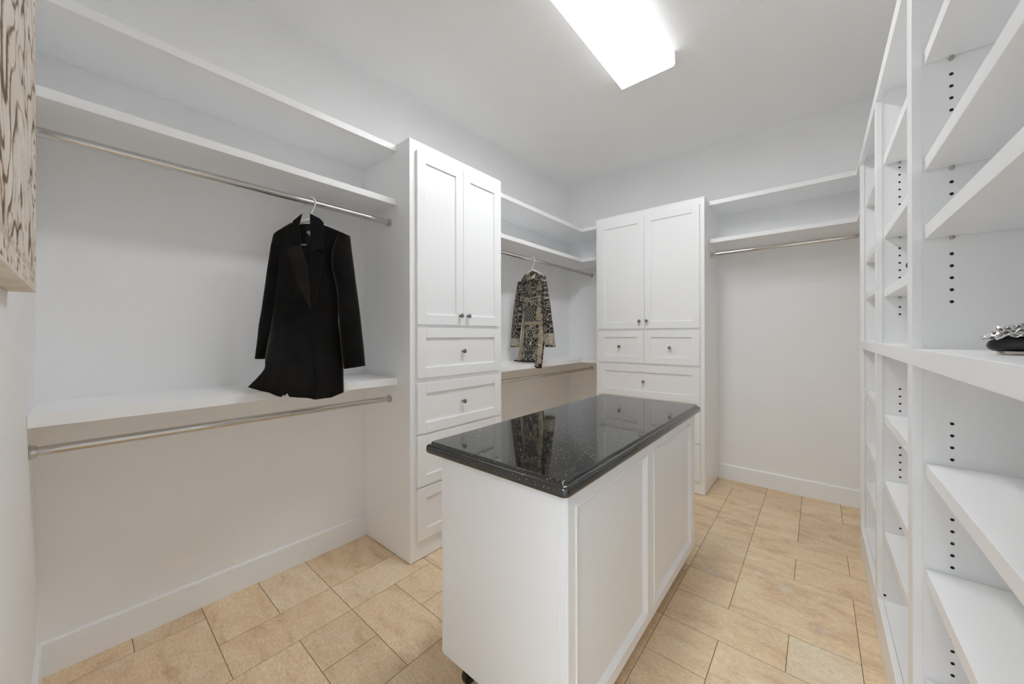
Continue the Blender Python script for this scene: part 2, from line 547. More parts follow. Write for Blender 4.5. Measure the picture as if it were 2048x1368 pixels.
trim_piece(2, DX1, DX1 + 0.07, YN, YN + 0.016, 0, DH + 0.07)
trim_piece(3, DX0, DX1, YN, YN + 0.016, DH, DH + 0.07)

# towers
XA, YA0, YA1, HA = 0.5434, -2.677, -1.843, 2.604
YBF, XB0, XB1, HB = -0.4886, 0.671, 1.6926, 2.597
HBB, TB = 0.142, 0.015
def baseboard(name, a, b, nrm):
    """board with an eased top edge along a-b, nrm = direction into the room"""
    mb = MB()
    prof = [(0, 0), (TB, 0), (TB, HBB - 0.008), (TB - 0.006, HBB), (0, HBB)]
    R = []
    for p in (a, b):
        R.append([(p[0] + nrm[0] * d, p[1] + nrm[1] * d, z) for d, z in prof])
    mb.rings(R)
    return struct(mb.build(name, 'trim'))
baseboard('baseboard_left', (0, YN), (0, YA0), (1, 0))
baseboard('baseboard_left', (0, YA1), (0, YB), (1, 0))
baseboard('baseboard_back', (XB1, YB), (XW, YB), (0, -1))
baseboard('baseboard_back', (TB, YB), (XB0, YB), (0, -1))
baseboard('baseboard_right', (XW, YB - TB), (XW, YR0), (-1, 0))
baseboard('baseboard_right', (XW, YR1), (XW, YN), (-1, 0))
baseboard('baseboard_front', (TB, YN), (DX0 - 0.07, YN), (0, 1))

# ------------------------------------------------------------------ floor and its travertine tiles
floor = struct(MB().box(-T, XW + T, YN - T, YB + T, -0.10, -0.0014).build('floor', 'grout'))
GX, GY = 0.2455, 0.2465
def gx(c): return 0.372 + GX * (c - 1)        # left side of column c
def gy(j): return -0.610 - GY * j             # upper side of row j
cols = range(-1, 12); rows = range(-3, 15)
used = {}
tiles = []
def put(c, j, nc, nj):
    for a in range(c, c + nc):
        for b in range(j, j + nj):
            if (a, b) in used or a not in cols or b not in rows:
                return False
    for a in range(c, c + nc):
        for b in range(j, j + nj):
            used[(a, b)] = 1
    tiles.append((c, j, nc, nj))
    return True
for t_ in [(7, 0, 1, 2), (7, 2, 1, 2), (7, 4, 1, 1), (7, 5, 2, 1), (7, 6, 1, 1), (8, 2, 1, 1), (8, 1, 2, 1), (8, -1, 1, 2), (8, 3, 2, 2),
           (9, 2, 2, 1), (10, 1, 1, 1), (10, 3, 1, 1), (10, 4, 1, 2), (9, 5, 1, 1), (8, 6, 2, 2), (7, 7, 1, 2), (9, -1, 2, 2), (7, -2, 1, 2), (8, -3, 1, 2),
           (9, -3, 1, 2), (10, -3, 2, 2),
           (-1, 8, 2, 2), (1, 8, 1, 2), (2, 9, 2, 1), (2, 8, 1, 1), (4, 9, 2, 2), (1, 10, 1, 2), (-1, 10, 2, 1), (2, 10, 1, 1), (-1, 11, 2, 1),
           (0, 12, 2, 2), (-1, 12, 1, 1), (-1, 13, 1, 2), (2, 11, 2, 2), (3, 10, 1, 1), (3, 7, 2, 2), (6, 3, 1, 1), (5, 4, 2, 2)]:
    put(*t_)
sizes = [(2, 2), (2, 1), (1, 2), (1, 1), (3, 2), (2, 3)]
for j in rows:
    for c in cols:
        if (c, j) in used:
            continue
        order = [(3, 2), (2, 2), (2, 1), (1, 2), (1, 1)]
        k = rnd.random()
        if k < 0.35: order = [(2, 2), (2, 1), (1, 2), (1, 1)]
        elif k < 0.6: order = [(2, 1), (1, 1)]
        elif k < 0.8: order = [(1, 2), (1, 1)]
        elif k < 0.9: order = [(1, 1)]
        for nc, nj in order:
            if put(c, j, nc, nj):
                break
J = 0.0009
tile_cache = {}
def tile_mesh(wx, wy):
    key = (round(wx, 4), round(wy, 4))
    if key not in tile_cache:
        me = bpy.data.meshes.new('tile')
        b = 0.0016
        V = []
        for z, i in ((-0.010, 0), (-b, 0), (0, b)):
            V += [(i, i, z), (wx - i, i, z), (wx - i, wy - i, z), (i, wy - i, z)]
        F = [(3, 2, 1, 0), (8, 9, 10, 11)]
        for k in (0, 4):
            F += [(k + i, k + (i + 1) % 4, k + 4 + (i + 1) % 4, k + 4 + i) for i in range(4)]
        me.from_pydata(V, [], F)
        me.materials.append(M['tile'])
        tile_cache[key] = me
    return tile_cache[key]
for c, j, nc, nj in sorted(tiles, key=lambda t: (t[1], t[0])):
    x0, x1 = gx(c) + J, gx(c + nc) - J
    y1, y0 = gy(j) - J, gy(j + nj) + J
    x0, x1 = max(x0, 0.001), min(x1, XW - 0.001)
    y0, y1 = max(y0, YN + 0.001), min(y1, YB - 0.001)
    if x1 - x0 < 0.02 or y1 - y0 < 0.02:
        continue
    o = bpy.data.objects.new('tile', tile_mesh(x1 - x0, y1 - y0))
    o.location = (x0, y0, rnd.uniform(-0.0004, 0.0))
    C.objects.link(o); o.parent = floor

# ------------------------------------------------------------------ cabinet towers
def knob(mb, p, out):
    return mb.lathe(p, out, [(0, 0.0085), (0.002, 0.0085), (0.003, 0.0055), (0.014, 0.005), (0.017, 0.009), (0.020, 0.0145), (0.024, 0.0155), (0.028, 0.0135), (0.030, 0.007)], 18)

def front(parent, name, u0, u1, z0, z1, face, side, knobs, fw=0.064, th=0.020, rec=0.010):
    """a shaker front: frame proud of a recessed panel. side 'x' faces +x (u = y), side 'y' faces -y (u = x)"""
    def bx(mb, a0, a1, c0, c1, d0, d1):
        if side == 'x': return mb.box(face + d0, face + d1, a0, a1, c0, c1)
        return mb.box(a0, a1, face - d0, face - d1, c0, c1)
    mb = MB()
    bx(mb, u0, u0 + fw, z0, z1, 0.0005, th); bx(mb, u1 - fw, u1, z0, z1, 0.0005, th)
    bx(mb, u0 + fw, u1 - fw, z0, z0 + fw, 0.0005, th); bx(mb, u0 + fw, u1 - fw, z1 - fw, z1, 0.0005, th)
    f = mb.build(name, 'cab', parent, bevel=0.0012)
    bx(MB(), u0 + fw - 0.002, u1 - fw + 0.002, z0 + fw - 0.002, z1 - fw + 0.002, 0.001, th - rec).build('panel', 'cab', f)
    for ku, kz in knobs:
        if side == 'x':
            k = knob(MB(), (face + (th if name == 'door' else th - rec), ku, kz), (1, 0, 0))
        else:
            k = knob(MB(), (ku, face - (th if name == 'door' else th - rec), kz), (0, -1, 0))
        k.build('knob', 'nickel', f, smooth='auto')
    return f

def carcass(root, x0, x1, y0, y1, h):
    MB().box(x0, x1, y0, y1, 0.004, h).build('carcass', 'cab', root, bevel=0.0015)

ta = tag(empty('cabinet_tower', (0.27, -2.26, 0.004)), 'tall white cabinet tower with two doors over four wide drawers, against the left wall', 'cabinet')
carcass(ta, 0.0005, XA, YA0, YA1, HA)
ky = -2.257
front(ta, 'door', -2.634, -2.2575, 1.466, 2.540, XA, 'x', [(-2.290, 1.531)])
front(ta, 'door', -2.2545, -1.877, 1.466, 2.540, XA, 'x', [(-2.221, 1.531)])
for z0, z1 in ((1.131, 1.446), (0.786, 1.098), (0.460, 0.773), (0.127, 0.446)):
    front(ta, 'drawer', -2.634, -1.877, z0, z1, XA, 'x', [(ky, (z0 + z1) / 2)])

tb = tag(empty('cabinet_tower', (1.18, -0.2, 0.004)), 'tall white cabinet tower with two small side by side drawers under its doors', 'cabinet')
carcass(tb, XB0, XB1, YBF, YB - 0.0005, HB)
front(tb, 'door', 0.703, 1.1755, 1.458, 2.535, YBF, 'y', [(1.134, 1.528)])
front(tb, 'door', 1.1785, 1.657, 1.458, 2.535, YBF, 'y', [(1.204, 1.528)])
front(tb, 'drawer', 0.703, 1.1715, 1.126, 1.439, YBF, 'y', [(0.929, 1.281)])
front(tb, 'drawer', 1.1745, 1.657, 1.126, 1.439, YBF, 'y', [(1.409, 1.279)])
for z0, z1 in ((0.797, 1.104), (0.455, 0.772), (0.126, 0.434)):
    front(tb, 'drawer', 0.703, 1.657, z0, z1, YBF, 'y', [(1.168, (z0 + z1) / 2)])

# ------------------------------------------------------------------ wall shelves
def shelf(mb, label, group=None):
    o = mb.build('closet_shelf', 'shelf', bevel=0.0015)
    return tag(o, label, 'shelf', group)
e = 0.0006
for zt, zb, lab in ((S1, S1B, 'topmost long white shelf on the left wall, empty, between carved panel wall and cabinet tower'),
                    (S2, S2B, 'long white shelf directly above the rod that carries the black jacket'),
                    (S3, S3B, 'long white shelf at waist height under the black velvet jacket')):
    shelf(MB().box(e, XS, YN + e, YA0 - e, zb, zt), lab, 'white wall shelves')
for zt, zb, lab in ((S1, S1B, 'topmost L-shaped white corner shelf between the two cabinet towers'),
                    (S2, S2B, 'L-shaped white corner shelf directly above the rod of the beaded dress'),
                    (S3, S3B, 'L-shaped white corner shelf under the hem of the beaded dress')):
    shelf(MB().prism([(e, YA1 + e), (XS, YA1 + e), (XS, YS), (XB0 - e, YS), (XB0 - e, YB - e), (e, YB - e)], zb, zt), lab, 'white wall shelves')
for zt, zb, lab in ((S1, S1B, 'upper white shelf on the back wall right of the cabinet tower'),
                    (S2, S2B, 'lower white shelf on the back wall, directly above the short empty rod')):
    shelf(MB().prism([(XB1 + e, YS), (XRS, YS), (XRS, YR0 + e), (XW - e, YR0 + e), (XW - e, YB - e), (XB1 + e, YB - e)], zb, zt), lab, 'white wall shelves')

# ------------------------------------------------------------------ chrome rods
RX, RZ, RZL, RR = 0.3213, 2.1266, 0.9900, 0.0165
def rod(a, b, label):
    a = Vector(a); b = Vector(b)
    d = (b - a).normalized()
    root = tag(empty('closet_rod', (a + b) / 2), label, 'rod', 'chrome hanging rods')
    MB().lathe(a + d * 0.004, d, [(0, RR), ((b - a).length - 0.008, RR)], 28).build('rod', 'chrome', root, smooth='auto')
    for p, s in ((a, d), (b, -d)):
        MB().lathe(p + s * 0.0008, s, [(0, 0.025), (0.003, 0.025), (0.004, 0.0215), (0.016, 0.0210), (0.017, 0.0175)], 28).build('end_flange', 'chrome', root, smooth='auto')
rod((RX, YN, RZ), (RX, YA0, RZ), 'long chrome rod holding the black velvet jacket')
rod((RX, YN, RZL), (RX, YA0, RZL), 'long empty chrome rod below the waist-high shelf under the jacket')
rod((RX, YA1, RZ), (RX, YB, RZ), 'chrome rod holding the black and gold beaded dress')
rod((RX, YA1, RZL), (RX, YB, RZL), 'empty chrome rod in the corner below the shelf under the beaded dress')
rod((XB1, -0.255, RZ), (XW, -0.255, RZ), 'short empty chrome rod on the back wall right of the cabinet tower')

# ------------------------------------------------------------------ right shelving unit
ru = tag(empty('shelving_unit', (2.86, -1.97, 0.0)), 'floor to head-high white open shelving unit along the right wall with adjustable shelves', 'shelving')
FT = 0.020
stiles = [(-0.7525, YR0), (-1.577, -1.522), (-2.412, -2.343), (YR1, -3.178)]
Z_R0, Z_R1 = 1.309, 1.3575
Z_T0, Z_T1 = 2.482, 2.544
Z_B = 0.170
for y0, y1 in stiles:
    for z0, z1 in ((Z_B, Z_R0), (Z_R1, Z_T0)):
        MB().box(XR, XR + FT, y0, y1, z0, z1).build('stile', 'cab', ru, bevel=0.001)
MB().box(XR, XR + FT, YR1, YR0, 0.001, Z_B).build('base_rail', 'cab', ru, bevel=0.0012)
MB().box(XR, XR + FT, YR1, YR0, Z_R0, Z_R1).build('middle_rail', 'cab', ru, bevel=0.0012)
MB().box(XR, XR + FT, YR1, YR0, Z_T0, Z_T1).build('top_rail', 'cab', ru, bevel=0.0012)
parts = []
for k, (y0, y1) in enumerate(stiles):
    a, b = y0 + 0.004, y1 - 0.004
    if k == 0: b = y1
    if k == 3: a = y0
    MB().box(XR + FT, XW - 0.006, a, b, 0.001, Z_T1 - 0.02).build('partition', 'shelf', ru)
    parts.append((a, b))
MB().box(XW - 0.006, XW - 0.0008, YR1, YR0, 0.001, Z_T1 - 0.02).build('back_panel', 'shelf', ru)
bays = [(parts[k + 1][1], parts[k][0]) for k in range(3)]
for (y0, y1) in bays:
    MB().box(XR + FT + 0.001, XW - 0.006, y0, y1, Z_B - 0.025, Z_B - 0.001).build('bottom_deck', 'shelf', ru)
    MB().box(XR + FT, XW - 0.006, y0, y1, Z_R0 + 0.012, Z_R1 - 0.0005).build('middle_deck', 'shelf', ru)
MB().box(XR + FT, XW - 0.0008, YR1, YR0, Z_T1 - 0.02, Z_T1 - 0.0005).build('top_deck', 'shelf', ru)
bay_shelves = [[2.240, 1.884, 1.657, 1.041, 0.715, 0.462], [2.218, 1.879, 1.608, 1.028, 0.723, 0.487], [2.207, 1.903, 1.709, 1.030, 0.729, 0.414]]
XH = 2.7265
for (y0, y1), zs in zip(bays, bay_shelves):
    for z in zs:
        sh = MB().box(XR + 0.0255, XW - 0.012, y0 + 0.0025, y1 - 0.0025, z - 0.038, z).build('adjustable_shelf', 'shelf', ru, bevel=0.001)
        for yy, s in ((y1, -1), (y0, 1)):
            MB().lathe((XH, yy, z - 0.043), (0, s, 0), [(0, 0.005), (0.010, 0.005), (0.011, 0.003)], 10).build('shelf_pin', 'steel', sh, smooth='auto')
    for yy, s in ((y1, -1), (y0, 1)):
        mb = MB()
        for xh in (XH, XW - 0.06):
            for base, n in ((0.384, 24), (1.4893, 24)):
                for i in range(n):
                    z = base + 0.0333 * i
                    if any(zz - 0.062 < z < zz + 0.006 for zz in zs):
                        continue
                    b0 = len(mb.v)
                    mb.lathe((xh, yy + s * -0.004, z), (0, s, 0), [(0, 0.0042), (0.0045, 0.0042)], 10)
        h = mb.build('pin_holes', 'dark', ru)
        h['kind'] = 'stuff'
for y in (bays[1][1] - 0.0,):
    MB().lathe((XR + FT + 0.006, y, Z_B + 0.022), (0, -1, 0), [(-0.002, 0.005), (0.001, 0.005), (0.0015, 0.002)], 12).build('screw', 'dark', ru)

# ------------------------------------------------------------------ island
BX0, BX1, BY0, BY1, BZ0, BZ1 = 1.266, 1.862, -3.020, -1.535, 0.108, 0.9155
isl = tag(empty('island_cabinet', ((BX0 + BX1) / 2, (BY0 + BY1) / 2, 0.0)), 'white panelled rolling island cabinet on casters under the black granite top', 'island')
MB().box(BX0 + 0.012, BX1 - 0.016, BY0 + 0.012, BY1 - 0.012, BZ0, BZ1).build('body', 'cab', isl)
MB().box(BX0 + 0.008, BX1 - 0.034, BY0, BY0 + 0.011, BZ0, BZ1).build('end_panel', 'cab', isl, bevel=0.0012)
MB().box(BX0 + 0.012, BX1 - 0.034, BY1 - 0.011, BY1, BZ0, BZ1).build('end_panel', 'cab', isl, bevel=0.0012)
MB().box(BX0, BX0 + 0.0115, BY0 + 0.002, BY1 - 0.002, BZ0, BZ1).build('side_panel', 'cab', isl, bevel=0.0012)
for sgn, yc in ((1, BY0), (-1, BY1)):
    # fluted corner post seen from both faces
    d = sgn
    poly = [(BX1 - 0.0335, 0.0115), (BX1 - 0.0335, 0.0), (BX1 - 0.024, 0.0), (BX1 - 0.023, 0.003), (BX1 - 0.020, 0.003), (BX1 - 0.019, 0.0005), (BX1 - 0.012, 0.0005),
            (BX1 - 0.011, 0.003), (BX1 - 0.009, 0.003), (BX1 - 0.008, 0.0005), (BX1 - 0.003, 0.0005), (BX1, 0.0035), (BX1, 0.022), (BX1 - 0.016, 0.022), (BX1 - 0.016, 0.0115)]
    poly = [(x, yc + d * y) for x, y in poly]
    MB().prism(poly, BZ0, BZ1).build('corner_post', 'cab', isl)
# right side frame with two recessed panels
PY = [(-2.972, -2.352), (-2.268, -1.628)]
PZ0, PZ1 = 0.158, 0.868
sf = MB()
ya, yb = BY0 + 0.022, BY1 - 0.022
sf.box(BX1 - 0.016, BX1, ya, PY[0][0], BZ0, BZ1); sf.box(BX1 - 0.016, BX1, PY[0][1], PY[1][0], BZ0, BZ1); sf.box(BX1 - 0.016, BX1, PY[1][1], yb, BZ0, BZ1)
for y0, y1 in PY:
    sf.box(BX1 - 0.016, BX1, y0, y1, BZ0, PZ0); sf.box(BX1 - 0.016, BX1, y0, y1, PZ1, BZ1)
sf.build('side_frame', 'cab', isl)
for y0, y1 in PY:
    mb = MB(); R = []
    for d, x in ((0.0, BX1 - 0.012), (0.0, BX1 + 0.003), (0.004, BX1 + 0.004), (0.007, BX1 + 0.001), (0.012, BX1 - 0.002), (0.020, BX1 - 0.009), (0.024, BX1 - 0.007), (0.028, BX1 - 0.011)):
        R.append([(x, y0 + d, PZ0 + d), (x, y1 - d, PZ0 + d), (x, y1 - d, PZ1 - d), (x, y0 + d, PZ1 - d)])
    mb.rings(R, cap0=False, cap1=False)
    mb.build('panel_moulding', 'cab', isl)
    MB().box(BX1 - 0.0155, BX1 - 0.0105, y0 + 0.002, y1 - 0.002, PZ0 + 0.002, PZ1 - 0.002).build('panel', 'cab', isl)
for cx, cy in ((1.365, -2.955), (1.765, -2.955), (1.365, -1.605), (1.765, -1.605)):
    cr = MB().box(cx - 0.03, cx + 0.03, cy - 0.03, cy + 0.03, BZ0 - 0.004, BZ0 - 0.0005).build('caster', 'steel', isl)
    mb = MB()
    mb.box(cx - 0.018, cx - 0.015, cy - 0.02, cy + 0.02, 0.03, BZ0 - 0.004); mb.box(cx + 0.015, cx + 0.018, cy - 0.02, cy + 0.02, 0.03, BZ0 - 0.004)
    mb.build('fork', 'rubber', cr)
    MB().lathe((cx - 0.013, cy, 0.0385), (1, 0, 0), [(0, 0.030), (0.003, 0.037), (0.013, 0.0385), (0.023, 0.037), (0.026, 0.030)], 24).build('wheel', 'rubber', cr, smooth='auto')

# granite top
CX0, CX1, CY0, CY1, CZ0, CZ1 = 1.197, 1.882, -3.056, -1.458, 0.9165, 0.9605
def rrect(ins, z, r):
    P = []
    x0, x1, y0, y1 = CX0 + ins, CX1 - ins, CY0 + ins, CY1 - ins
    r = max(r - ins * 0.6, 0.002)
    for cx, cy, a0 in ((x1 - r, y0 + r, -90), (x1 - r, y1 - r, 0), (x0 + r, y1 - r, 90), (x0 + r, y0 + r, 180)):
        for k in range(7):
            a = math.radians(a0 + 15 * k)
            P.append((cx + r * math.cos(a), cy + r * math.sin(a), z))
    return P
prof = [(0.010, CZ0), (0.004, CZ0 + 0.001), (0.001, CZ0 + 0.005)]
prof += [(0.0, CZ0 + 0.010), (0.0, CZ0 + 0.020), (0.002, CZ0 + 0.027), (0.006, CZ0 + 0.0315), (0.011, CZ0 + 0.0335), (0.0165, CZ0 + 0.034)]
prof += [(0.0175, CZ0 + 0.036), (0.0190, CZ0 + 0.041), (0.0215, CZ0 + 0.0435), (0.024, CZ1)]
gt_ = MB().rings([rrect(i, z, 0.024) for i, z in prof]).build('granite_countertop', 'granite', smooth='auto')
tag(gt_, 'polished black speckled granite countertop on the white rolling island', 'countertop')

# ------------------------------------------------------------------ ceiling light
LX0, LX1, LY0, LY1 = 1.352, 1.724, -2.660, -1.432
LZ = 3.175
lt = tag(empty('ceiling_light', ((LX0 + LX1) / 2, (LY0 + LY1) / 2, ZC)), 'long white fluorescent wraparound ceiling light, switched on', 'ceiling light')
MB().box(LX0 + 0.03, LX1 - 0.03, LY0 + 0.01, LY1 - 0.01, ZC - 0.045, ZC - 0.0006).build('housing', 'housing', lt)
prof = [(LX0 + 0.004, ZC - 0.002), (LX0, LZ + 0.018), (LX0 + 0.006, LZ + 0.004), (LX0 + 0.02, LZ), (LX1 - 0.02, LZ), (LX1 - 0.006, LZ + 0.004), (LX1, LZ + 0.018), (LX1 - 0.004, ZC - 0.002)]
DY = (LY0 + 0.008, LY1 - 0.008)
MB().rings([[(x, y, z) for x, z in prof[2:6] + [(LX1 - 0.012, LZ + 0.006), (LX0 + 0.012, LZ + 0.006)]] for y in DY]).build('diffuser', 'lens', lt)
for sd in (prof[:3] + [(LX0 + 0.010, LZ + 0.018), (LX0 + 0.012, ZC - 0.002)], [(LX1 - 0.012, ZC - 0.002), (LX1 - 0.010, LZ + 0.018)] + prof[5:]):
    MB().rings([[(x, y, z) for x, z in sd] for y in DY]).build('side_lens', 'lens_side', lt)
for y0, y1 in ((LY0, LY0 + 0.0075), (LY1 - 0.0075, LY1)):
    MB().rings([[(x + (0.002 if x > 1.5 else -0.002), y, z - 0.002 if z < 3.22 else ZC - 0.0008) for x, z in prof] for y in (y0, y1)]).build('end_cap', 'housing', lt)

# ------------------------------------------------------------------ carved wood panel on the front wall
PX0, PX1, PZ0_, PZ1_ = 0.913, 1.680, 1.510, 2.760
PYF = -4.0395
cp = tag(empty('carved_panel', ((PX0 + PX1) / 2, YN, PZ0_)), 'whitewashed carved wooden wall panel with brown grooves, cropped at the left edge', 'wall panel')
MB().box(PX0 + 0.001, PX1 - 0.001, YN + 0.0006, PYF - 0.014, PZ0_ + 0.0005, PZ1_ - 0.001).build('backing_board', 'rawwood', cp)
nx, nz = 170, 280
V, F, G = [], [], []
def carve(x, z):
    """shallow relief of curling leaves; returns height 0..1 and stain 0..1"""
    w1 = noise.noise(Vector((x * 5.0, z * 4.0, 0.3))); w2 = noise.noise(Vector((x * 5.0, z * 4.0, 9.1)))
    p = Vector((x * 13.0 + 1.6 * w1, z * 10.0 + 1.6 * w2, 2.0))
    a1 = noise.noise(p)
    a2 = noise.noise(Vector((x * 26.0 + w2, z * 15.0 + w1, 5.0)))
    line = max(0.0, 1.0 - abs(a1) / 0.15)                  # leaf outlines
    vein = max(0.0, 1.0 - abs(a2) / 0.14) * (1.0 if a1 > 0.05 else 0.25)
    gap = noise.noise(Vector((x * 9, z * 22, 4.4)))
    stain = min(1.0, max(line * (0.55 + 0.9 * max(0.0, gap + 0.35)), 0.75 * vein * max(0.0, gap + 0.5)))
    return 0.8 + 0.2 * abs(a1) - 0.7 * stain, stain
for j in range(nz + 1):
    for i in range(nx + 1):
        x = PX0 + (PX1 - PX0) * i / nx
        z = PZ0_ + (PZ1_ - PZ0_) * j / nz
        ex = min(x - PX0, PX1 - x, z - PZ0_, PZ1_ - z)
        h, st = carve(x, z)
        if ex < 0.040:                      # chip-carved rim
            k = noise.noise(Vector((x * 55, z * 55, 1.0)))
            st = 0.9 * max(0.0, k - 0.12) * 2.4 if ex > 0.006 else 0.25 * max(0, k)
            h = 1.0 - 0.5 * st
            if ex < 0.004: h = 0.85
        elif ex < 0.055:
            h = 0.35; st = max(st * 0.6, 0.25)
        y = PYF - 0.0022 * (1 - max(0.0, min(1.0, h)))
        V.append((x, y, z)); G.append(min(1.0, st))
nF = len(V)
for j in range(nz):
    for i in range(nx):
        a = j * (nx + 1) + i
        F.append((a, a + 1, a + nx + 2, a + nx + 1))
# skirt round the edge down to the board
rim = [i for i in range(nx + 1)] + [j * (nx + 1) + nx for j in range(1, nz + 1)] + [nz * (nx + 1) + i for i in range(nx - 1, -1, -1)] + [j * (nx + 1) for j in range(nz - 1, 0, -1)]
b0 = len(V)
for r_ in rim:
    V.append((V[r_][0], YN + 0.004, V[r_][2])); G.append(0.12)
for k in range(len(rim)):
    k2 = (k + 1) % len(rim)
    F.append((rim[k], b0 + k, b0 + k2, rim[k2]))
mb = MB(); mb.v = V; mb.f = F
o = mb.build('carved_face', 'carved', cp, smooth='auto')
at = o.data.attributes.new('groove', 'FLOAT', 'POINT')
at.data.foreach_set('value', G)

# ------------------------------------------------------------------ hangers
def interp(tab, x):
    xs = [t[0] for t in tab]; ys = [t[1] for t in tab]
    return float(np.interp(x, xs, ys))

def hanger(base, ax, neck_z, sh, drop, label, bar_z):
    """white tube hanger hooked over the rod; ax = unit vector along the shoulders, sh = half span"""
    root = tag(empty('clothes_hanger', base), label, 'hanger', 'white plastic hangers')
    b = Vector(base); a = Vector(ax)
    r = 0.0255 + 0.0045
    c = Vector((RX, b.y, RZ))
    pts = []
    for k in range(15):
        ang = math.radians(215 - 215 * k / 14)
        pts.append(c + a * (r * math.cos(ang)) + Vector((0, 0, r * math.sin(ang))))
    top = pts[-1]
    n0 = Vector((b.x, b.y, neck_z))
    for k in range(1, 8):
        t = k / 7
        s = t * t * (3 - 2 * t)
        pts.append(Vector((top.x + (n0.x - top.x) * s, top.y + (n0.y - top.y) * s, top.z + (n0.z - top.z) * t)))
    MB().tube(pts, 0.0035, 10).build('hook', 'plastic', root, smooth=True)
    L = [n0 + Vector((0, 0, 0.004))]
    for s in (-1, 1):
        P = []
        for k in range(13):
            t = k / 12
            P.append(n0 + a * (s * sh * t) + Vector((0, 0, -drop * (t ** 1.25) - 0.004)))
        MB().tube(P, [0.009 - 0.003 * k / 12 for k in range(13)], 10).build('shoulder_arm', 'plastic', root, smooth=True)
    e0 = n0 - a * sh + Vector((0, 0, -drop - 0.004)); e1 = n0 + a * sh + Vector((0, 0, -drop - 0.004))
    m0 = n0 - a * (sh - 0.02); m1 = n0 + a * (sh - 0.02)
    m0.z = m1.z = bar_z
    MB().tube([e0, e0 + (m0 - e0) * 0.6 + Vector((0, 0, -0.006)), m0, m1, e1 + (m1 - e1) * 0.6 + Vector((0, 0, -0.006)), e1], 0.0042, 10).build('trouser_bar', 'plastic', root, smooth=True)
    return root

# ------------------------------------------------------------------ garment builder
def garment_body(name, mat, parent, LP, RP, top_f, top_b, hem, nrm, Dtab, folds, back=0.7, nr=44, nc=40, uv=None, opening=None):
    """closed cloth shell: LP / RP side seams from shoulder to hem, top curves as (c, z), hem as (c, z)"""
    LP = np.array(LP, float); RP = np.array(RP, float)
    n = np.array(nrm)
    def at(P, t):
        k = t * (len(P) - 1); i = min(int(k), len(P) - 2); f = k - i
        p0 = P[max(i - 1, 0)]; p1 = P[i]; p2 = P[i + 1]; p3 = P[min(i + 2, len(P) - 1)]
        return 0.5 * ((2 * p1) + (-p0 + p2) * f + (2 * p0 - 5 * p1 + 4 * p2 - p3) * f * f + (-p0 + 3 * p1 - 3 * p2 + p3) * f ** 3)
    mb = MB(); mb.uv = []
    idx = {}
    for side in (1, -1):
        tf = top_f if side == 1 else top_b
        for i in range(nr + 1):
            r = i / nr
            L = at(LP, r); R = at(RP, r)
            for j in range(nc + 1):
                c = j / nc
                p = L + (R - L) * c
                zt = interp(tf, c) - (LP[0][2] + (RP[0][2] - LP[0][2]) * c)
                zh = interp(hem, c) - (LP[-1][2] + (RP[-1][2] - LP[-1][2]) * c)
                p = p + np.array((0, 0, zt * max(0, 1 - r / 0.30) ** 1.0 + zh * max(0, (r - 0.72) / 0.28) ** 1.5))
                bul = interp(Dtab, r) * max(0.0, math.sin(math.pi * c)) ** 0.55
                env = min(1, 4 * c * (1 - c) * 1.6)
                if side == 1:
                    d = bul + folds(c, r) * env
                else:
                    d = -bul * back * (1 - 0.8 * max(0, (r - 0.7) / 0.3)) + 0.4 * folds(c + 0.2, r) * env * (1 - r)
                p = p + n * d
                if j in (0, nc) and side == -1:
                    idx[(side, i, j)] = idx[(1, i, j)]
                    continue
                idx[(side, i, j)] = len(mb.v)
                mb.v.append(tuple(p))
                mb.uv.append(((p[0] - LP[0][0]) * abs(n[1]) + (p[1] - LP[0][1]) * abs(n[0]), p[2]))
    for side in (1, -1):
        for i in range(nr):
            for j in range(nc):
                q = (idx[(side, i, j)], idx[(side, i, j + 1)], idx[(side, i + 1, j + 1)], idx[(side, i + 1, j)])
                q = tuple(dict.fromkeys(q))
                mb.f.append(q if side == 1 else tuple(reversed(q)))
    return mb.build(name, mat, parent, smooth=True, solid=0.0015)

def sleeve(name, mat, parent, rows_, origin, a, n, depth, off0, off1, twist=0.0, cut=None, seg=18):
    """flattened tapering tube; rows_ = (sL, zL, sR, zR) down the arm"""
    o = np.array(origin); a = np.array(a); n = np.array(n)
    R = []; U = []
    K = len(rows_)
    ts = np.linspace(0, 1, 26) if cut is None else np.linspace(cut[0], cut[1], 8)
    for t in ts:
        row = [float(np.interp(t, np.linspace(0, 1, K), [q[m] for q in rows_])) for m in range(4)]
        sc = (row[0] + row[2]) / 2; zc = (row[1] + row[3]) / 2
        hs = (row[2] - row[0]) / 2; hz = (row[3] - row[1]) / 2
        grow = 1.0 if cut is None else 1.015
        off = off0 + (off1 - off0) * t
        ring = []
        for k in range(seg):
            th = 2 * math.pi * k / seg
            cs = math.copysign(abs(math.cos(th)) ** 0.85, math.cos(th)); sn = math.sin(th)
            s = sc + hs * cs * grow; z = zc + hz * cs
            d = off + depth * (0.8 + 0.2 * t) * sn * grow + 0.003 * math.sin(9 * t * math.pi + 2 * th) * (1 - abs(cs))
            p = np.array((o[0], o[1], 0)) + a * s + n * d
            ring.append((p[0], p[1], z))
            U.append((s + (0.02 * sn), z))
        R.append(ring)
    mb = MB(); mb.rings(R, cap0=True, cap1=True); mb.uv = U
    return mb.build(name, mat, parent, smooth='auto')

